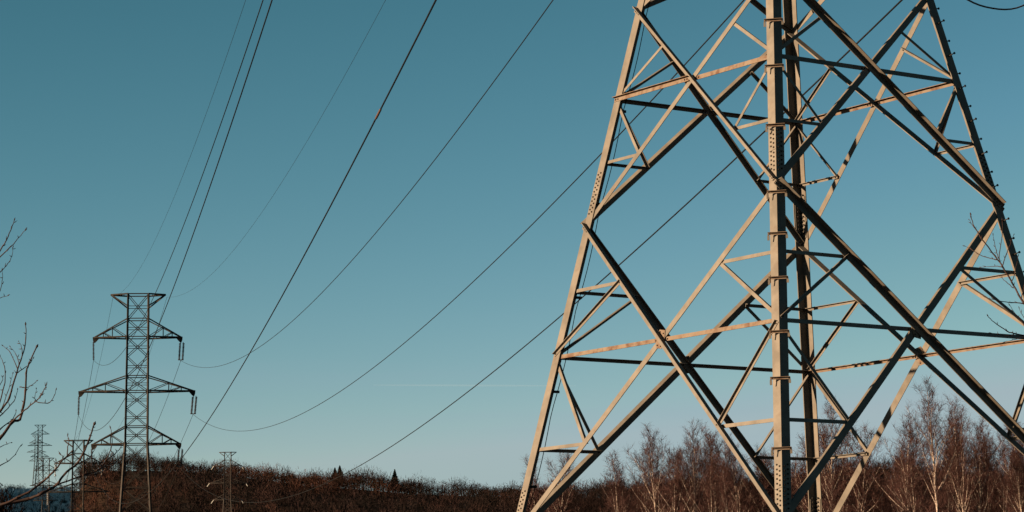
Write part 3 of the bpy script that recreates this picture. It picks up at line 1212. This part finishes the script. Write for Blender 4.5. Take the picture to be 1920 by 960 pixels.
# thicket: brushwood too dense to count
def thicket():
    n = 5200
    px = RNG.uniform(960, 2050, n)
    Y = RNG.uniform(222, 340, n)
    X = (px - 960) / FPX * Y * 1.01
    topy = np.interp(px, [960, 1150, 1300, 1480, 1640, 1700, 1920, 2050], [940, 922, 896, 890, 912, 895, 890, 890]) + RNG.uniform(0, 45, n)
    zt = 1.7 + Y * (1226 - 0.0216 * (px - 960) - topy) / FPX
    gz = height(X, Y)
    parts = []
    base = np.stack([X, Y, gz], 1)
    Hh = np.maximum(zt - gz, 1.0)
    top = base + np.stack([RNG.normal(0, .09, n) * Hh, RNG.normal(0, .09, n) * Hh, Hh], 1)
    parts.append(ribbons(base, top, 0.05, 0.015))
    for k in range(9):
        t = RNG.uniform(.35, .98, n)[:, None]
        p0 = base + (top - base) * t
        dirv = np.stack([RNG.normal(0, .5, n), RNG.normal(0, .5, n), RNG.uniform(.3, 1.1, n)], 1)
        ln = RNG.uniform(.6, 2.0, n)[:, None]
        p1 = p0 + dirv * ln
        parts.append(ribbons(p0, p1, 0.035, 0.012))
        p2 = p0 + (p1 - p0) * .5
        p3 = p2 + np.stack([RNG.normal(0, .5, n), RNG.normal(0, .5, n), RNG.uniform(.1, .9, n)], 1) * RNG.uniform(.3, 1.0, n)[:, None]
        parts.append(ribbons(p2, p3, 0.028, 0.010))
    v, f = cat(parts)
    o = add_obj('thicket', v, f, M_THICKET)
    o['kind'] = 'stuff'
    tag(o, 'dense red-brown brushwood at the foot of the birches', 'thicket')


thicket()


# woods on the hills
def wood(name, mat, X, Y, Hh, nbr, wid, label, cat_, rad=0.34):
    """many bare crowns joined: stem, a few limbs, and short twigs on the outside of a rounded, uneven crown"""
    n = len(X)
    Z = height(X, Y)
    base = np.stack([X, Y, Z], 1)
    tone = RNG.uniform(0, 1, n)
    up_ = np.array([0, 0, 1.0])
    parts = [ribbons(base, base + up_ * (Hh * .7)[:, None], wid * 1.5, wid * .7)]
    tones = [tone]
    asp = RNG.uniform(.75, 1.35, n)
    cen = base + up_ * (Hh * .47)[:, None] + np.stack([RNG.normal(0, .05, n) * Hh, RNG.normal(0, .05, n) * Hh, 0 * Hh], 1)
    for k in range(7):
        az = RNG.uniform(0, 6.283, n)
        el = RNG.uniform(.2, 1.4, n)
        d = np.stack([np.cos(az) * np.cos(el), np.sin(az) * np.cos(el), np.sin(el)], 1)
        p0 = base + up_ * (Hh * RNG.uniform(.25, .55, n))[:, None]
        p1 = cen + d * (Hh * rad * asp * .8)[:, None]
        parts.append(ribbons(p0, p1, wid, wid * .4))
        tones.append(tone)
    for k in range(nbr):
        v = RNG.normal(size=(n, 3))
        v /= np.linalg.norm(v, axis=1, keepdims=True)
        r = RNG.uniform(.45, 1.0, n)[:, None]
        sc = np.stack([Hh * rad * asp, Hh * rad * asp, Hh * .49], 1)
        p0 = cen + v * r * sc
        d = v * .7 + RNG.normal(0, .45, (n, 3)) + up_ * .45
        p1 = p0 + d * np.minimum(Hh * RNG.uniform(.05, .13, n), 1.3)[:, None]
        parts.append(ribbons(p0, p1, wid * .9, wid * .3))
        tones.append(tone)
    v, f = cat(parts)
    o = add_obj(name, v, f, mat)
    at = o.data.attributes.new('tone', 'FLOAT', 'POINT')
    at.data.foreach_set('value', np.repeat(np.concatenate(tones), 4).astype(np.float32))
    o['kind'] = 'stuff'
    return tag(o, label, cat_)


def scatter(px0, px1, y0, y1, n, jit=1.0):
    Y = np.sqrt(RNG.uniform(y0 * y0, y1 * y1, n))
    px = RNG.uniform(px0, px1, n)
    return (px - 960) / FPX * Y, Y


def stand(X, Y):
    """stands of older and younger trees"""
    return 1.0 + .22 * np.sin(X / 23.0 + 1.3 * np.sin(Y / 41.0)) + .16 * np.sin(X / 9.5 + Y / 17.0) + .10 * np.sin(X / 4.1 + 2.0)


X, Y = scatter(122, 2080, 1000, 1495, 7400)
wood('bare_woodland', M_WOOD, X, Y, stand(X, Y) * RNG.uniform(5.5, 10.5, len(X)), 74, 0.25, 'brown bare woodland covering the long hill behind', 'woodland')
X, Y = scatter(122, 2080, 1440, 1490, 760)
wood('ridge_woodland', M_WOOD, X, Y, stand(X, Y) * RNG.uniform(5, 11.5, len(X)), 110, 0.17, 'fine bare treetops along the skyline of the brown hill', 'woodland')
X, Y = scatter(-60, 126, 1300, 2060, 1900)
wood('frosty_scrub', M_FROST, X, Y, RNG.uniform(2.5, 4.5, len(X)), 30, 0.30, 'blue shaded slope of frosty scrub under the far pylons at left', 'scrub', .5)
X, Y = scatter(-60, 150, 2035, 2075, 90)
wood('crest_hedge', M_WOOD, X, Y, RNG.uniform(3, 7, len(X)), 50, 0.25, 'dark hedge line along the top of the blue slope', 'hedge', .4)
X, Y = scatter(-70, -5, 640, 700, 80)
Z_ = unproj(2, 890, 670).z - height(X, Y)
wood('dark_wood_edge', M_THICKET, X, Y, Z_ * RNG.uniform(.75, 1.02, len(X)), 360, 0.32, 'dark clump of trees at the bottom left edge', 'woodland', .15)


def conifer(px, ytop, Y, label, wide=.26):
    t = unproj(px, ytop, Y)
    gz = hz(t.x, t.y)
    H = t.z - gz
    root = empty('conifer_tree', (t.x, t.y, gz), label, 'tree', 'conifers on the ridge')
    mb = MB()
    mb.cyl(Vector((0, 0, 0)), Vector((0, 0, H * .97)), .25, 6, .04)
    mb.build('trunk', M_TWIG, root)
    n = 900
    tt = RNG.uniform(.12, 1, n) ** .9
    R = H * wide * (1.03 - tt) * RNG.uniform(.5, 1.1, n) + .15
    az = RNG.uniform(0, 6.283, n)
    p0 = np.stack([0 * tt, 0 * tt, H * tt], 1)
    p1 = p0 + np.stack([np.cos(az) * R, np.sin(az) * R, -R * .25], 1)
    v, f = ribbons(p0, p1, .5, .3)
    add_obj('crown', v, f, M_CONIFER, root)


conifer(740, 880, 1470, 'dark pointed conifer sticking out of the ridge woodland', .36)
conifer(637, 873, 1475, 'dark conifer, the right one of the touching pair on the ridge', .40)
conifer(628, 877, 1480, 'dark conifer, the left one of the touching pair on the ridge', .44)


# ------------------------------------------------------------------ bare branches close to the camera
def near_tree(name, trunk_px, Y, label, branches, r_trunk, height_px, seed, bud=True):
    """trunk outside the frame; every branch is (points in photo pixels, base radius mm, depth offset m)"""
    rd = random.Random(seed)
    tb = unproj(trunk_px, 1300, Y)
    gz = hz(tb.x, tb.y)
    root = empty(name, (tb.x, tb.y, gz), label, 'tree')
    org = Vector((tb.x, tb.y, gz))
    top = unproj(trunk_px - 10, height_px, Y)
    mb = MB()
    pts = [lerp(Vector((0, 0, 0)), top - org, k / 8) + Vector((rd.uniform(-.04, .04), rd.uniform(-.04, .04), 0)) for k in range(9)]
    mb.tube(pts, [r_trunk * (1 - .75 * k / 8) for k in range(9)], 8)
    trunk = mb.build('trunk', M_TWIG, root, True)
    for pl, r0, dep in branches:
        n = len(pl)
        P = []
        for k, (x, y) in enumerate(pl):
            yy = Y + dep * (0.3 + 0.7 * k / max(1, n - 1)) + rd.uniform(-.04, .04)
            P.append(unproj(x, y, yy) - org)
        # resample smoothly with slight wobble
        Q, R_ = [], []
        for k in range(n - 1):
            pa = P[max(k - 1, 0)]; pb = P[k]; pc = P[k + 1]; pd = P[min(k + 2, n - 1)]
            for m in range(4):
                t = m / 4
                q_ = 0.5 * ((2 * pb) + (pc - pa) * t + (2 * pa - 5 * pb + 4 * pc - pd) * t * t + (-pa + 3 * pb - 3 * pc + pd) * t ** 3)
                s = (k + t) / (n - 1)
                Q.append(q_ + Vector((rd.uniform(-1, 1), rd.uniform(-1, 1), rd.uniform(-1, 1))) * 0.0022)
                R_.append(0.78 * r0 / 1000 * (1 - 0.66 * s) * (1 + (0.25 if m == 0 and rd.random() < .6 else 0)))
        Q.append(P[-1]); R_.append(r0 / 1000 * .3)
        mb = MB()
        mb.tube(Q, R_, 6)
        if bud:
            d = (Q[-1] - Q[-2]).normalized()
            b0 = .78 * r0 / 1000
            mb.tube([Q[-1] - d * .006, Q[-1] + d * .004, Q[-1] + d * .018], [b0 * .5, max(b0 * .75, .0035), .0008], 6)
            for j in range(3, len(Q) - 1, 3):
                sd = Vector((rd.uniform(-1, 1), rd.uniform(-1, 1), rd.uniform(-.2, 1))).normalized()
                mb.tube([Q[j], Q[j] + sd * .008, Q[j] + sd * .02 + d * .008], [R_[j] * .8, max(.0026, R_[j] * .5), .0008], 5)
        mb.build('branch', M_TWIG, root, True)
    return root


LB = [
    ([(-90, 640), (-40, 540), (0, 470), (12, 450), (22, 425), (27, 412)], 7, .3),
    ([(-30, 510), (0, 481), (20, 463), (36, 445), (48, 430)], 5, .0),
    ([(-40, 545), (0, 510), (14, 495), (22, 480), (24, 464)], 4, .2),
    ([(-20, 590), (0, 545), (4, 525), (4, 507)], 4, -.2),
    ([(-40, 570), (0, 559), (15, 554)], 4, .1),
    ([(-120, 900), (-50, 860), (0, 822), (23, 791), (37, 787), (44, 760), (48, 733), (49, 700), (54, 683), (69, 650)], 13, .1),
    ([(-60, 850), (0, 771), (17, 746), (31, 700), (42, 667), (49, 633), (48, 608)], 9, .3),
    ([(33, 690), (20, 662), (5, 648)], 4, .35),
    ([(36, 684), (30, 665), (19, 650)], 3.5, .3),
    ([(42, 664), (40, 650), (35, 640)], 3.5, .3),
    ([(-5, 770), (9, 717), (8, 687), (0, 667)], 5, .2),
    ([(4, 765), (14, 735), (20, 715), (24, 700)], 3.5, .3),
    ([(23, 791), (46, 769), (65, 754), (77, 742), (87, 721)], 6, -.2),
    ([(67, 753), (90, 756), (102, 742), (105, 731)], 4, -.3),
    ([(65, 754), (66, 744), (68, 729)], 3, -.3),
    ([(70, 750), (80, 735), (86, 727)], 3, -.25),
    ([(37, 725), (50, 727), (62, 720), (69, 714)], 4, .0),
    ([(30, 700), (46, 690), (58, 680), (62, 672)], 4, .2),
    ([(-10, 790), (10, 770), (26, 752), (33, 730)], 5, .4),
    ([(-20, 830), (0, 805), (24, 786), (30, 770)], 6, .5),
    ([(-15, 745), (3, 715), (6, 705)], 4, .2),
    ([(-60, 860), (0, 838), (21, 830)], 4, .5),
    ([(-70, 910), (0, 873), (23, 858), (39, 836)], 5, .4),
    ([(-200, 985), (-80, 960), (0, 947), (33, 933), (58, 920), (79, 904), (100, 885), (117, 864), (135, 847)], 13, .0),
    ([(126, 855), (127, 838), (129, 826), (127, 816)], 5, .0),
    ([(116, 865), (118, 856), (113, 851)], 4, .0),
    ([(104, 881), (106, 872), (105, 864)], 4, .0),
    ([(-180, 975), (-60, 955), (0, 947), (48, 937), (79, 925), (104, 910), (125, 885), (144, 870), (156, 850), (167, 825), (177, 795)], 15, .3),
    ([(104, 910), (130, 901), (156, 891), (181, 883), (200, 860), (210, 829), (207, 802)], 7, .4),
    ([(144, 870), (167, 858), (180, 838)], 5, .3),
    ([(198, 863), (214, 852), (224, 842), (228, 836)], 4.5, .4),
    ([(165, 828), (169, 820), (168, 816)], 4, .3),
    ([(181, 883), (200, 872), (218, 866), (232, 850)], 5, .5),
    ([(208, 845), (214, 852), (216, 860)], 3, .4),
    ([(96, 890), (103, 880), (104, 890)], 3.5, .1),
    ([(156, 891), (180, 889), (205, 878), (226, 858)], 5, .5),
]
near_tree('bare_tree', -330, 15.5, 'bare twiggy tree with reddish shoots reaching in from the left edge', LB, 0.09, 200, 3)
RB = [
    ([(2080, 760), (1980, 650), (1920, 568), (1900, 535), (1880, 500), (1866, 480), (1840, 447), (1825, 420), (1820, 402)], 11, .2),
    ([(1836, 437), (1826, 426), (1817, 412)], 4.5, .3),
    ([(1872, 484), (1868, 470), (1865, 455), (1862, 440)], 4.5, .2),
    ([(1874, 490), (1874, 475), (1879, 440), (1879, 412)], 5, .1),
    ([(1879, 500), (1887, 477), (1894, 458), (1901, 440)], 5, .1),
    ([(1868, 487), (1858, 485), (1840, 479), (1822, 468), (1807, 461)], 5, .3),
    ([(1878, 500), (1860, 499), (1839, 501)], 4.5, .3),
    ([(1900, 540), (1886, 528), (1873, 517)], 4.5, .2),
    ([(1960, 572), (1919, 569), (1897, 567), (1876, 565), (1860, 561), (1847, 557)], 6, .0),
    ([(2000, 640), (1920, 629), (1901, 625), (1889, 621), (1864, 604), (1852, 592)], 8, -.2),
    ([(1901, 626), (1894, 630), (1876, 628), (1857, 624)], 4.5, -.2),
    ([(1940, 632), (1912, 634), (1901, 637), (1884, 641)], 4.5, -.1),
    ([(1930, 625), (1915, 602), (1904, 588), (1893, 572)], 5, .0),
    ([(1940, 615), (1921, 597), (1911, 578)], 4.5, .0),
    ([(1896, 531), (1904, 507), (1909, 480)], 5, .1),
    ([(1915, 560), (1922, 530), (1930, 500)], 5, .1),
]
near_tree('bare_sapling', 2250, 19.0, 'bare budding branches reaching in from the right edge before the tower leg', RB, 0.08, 350, 9)
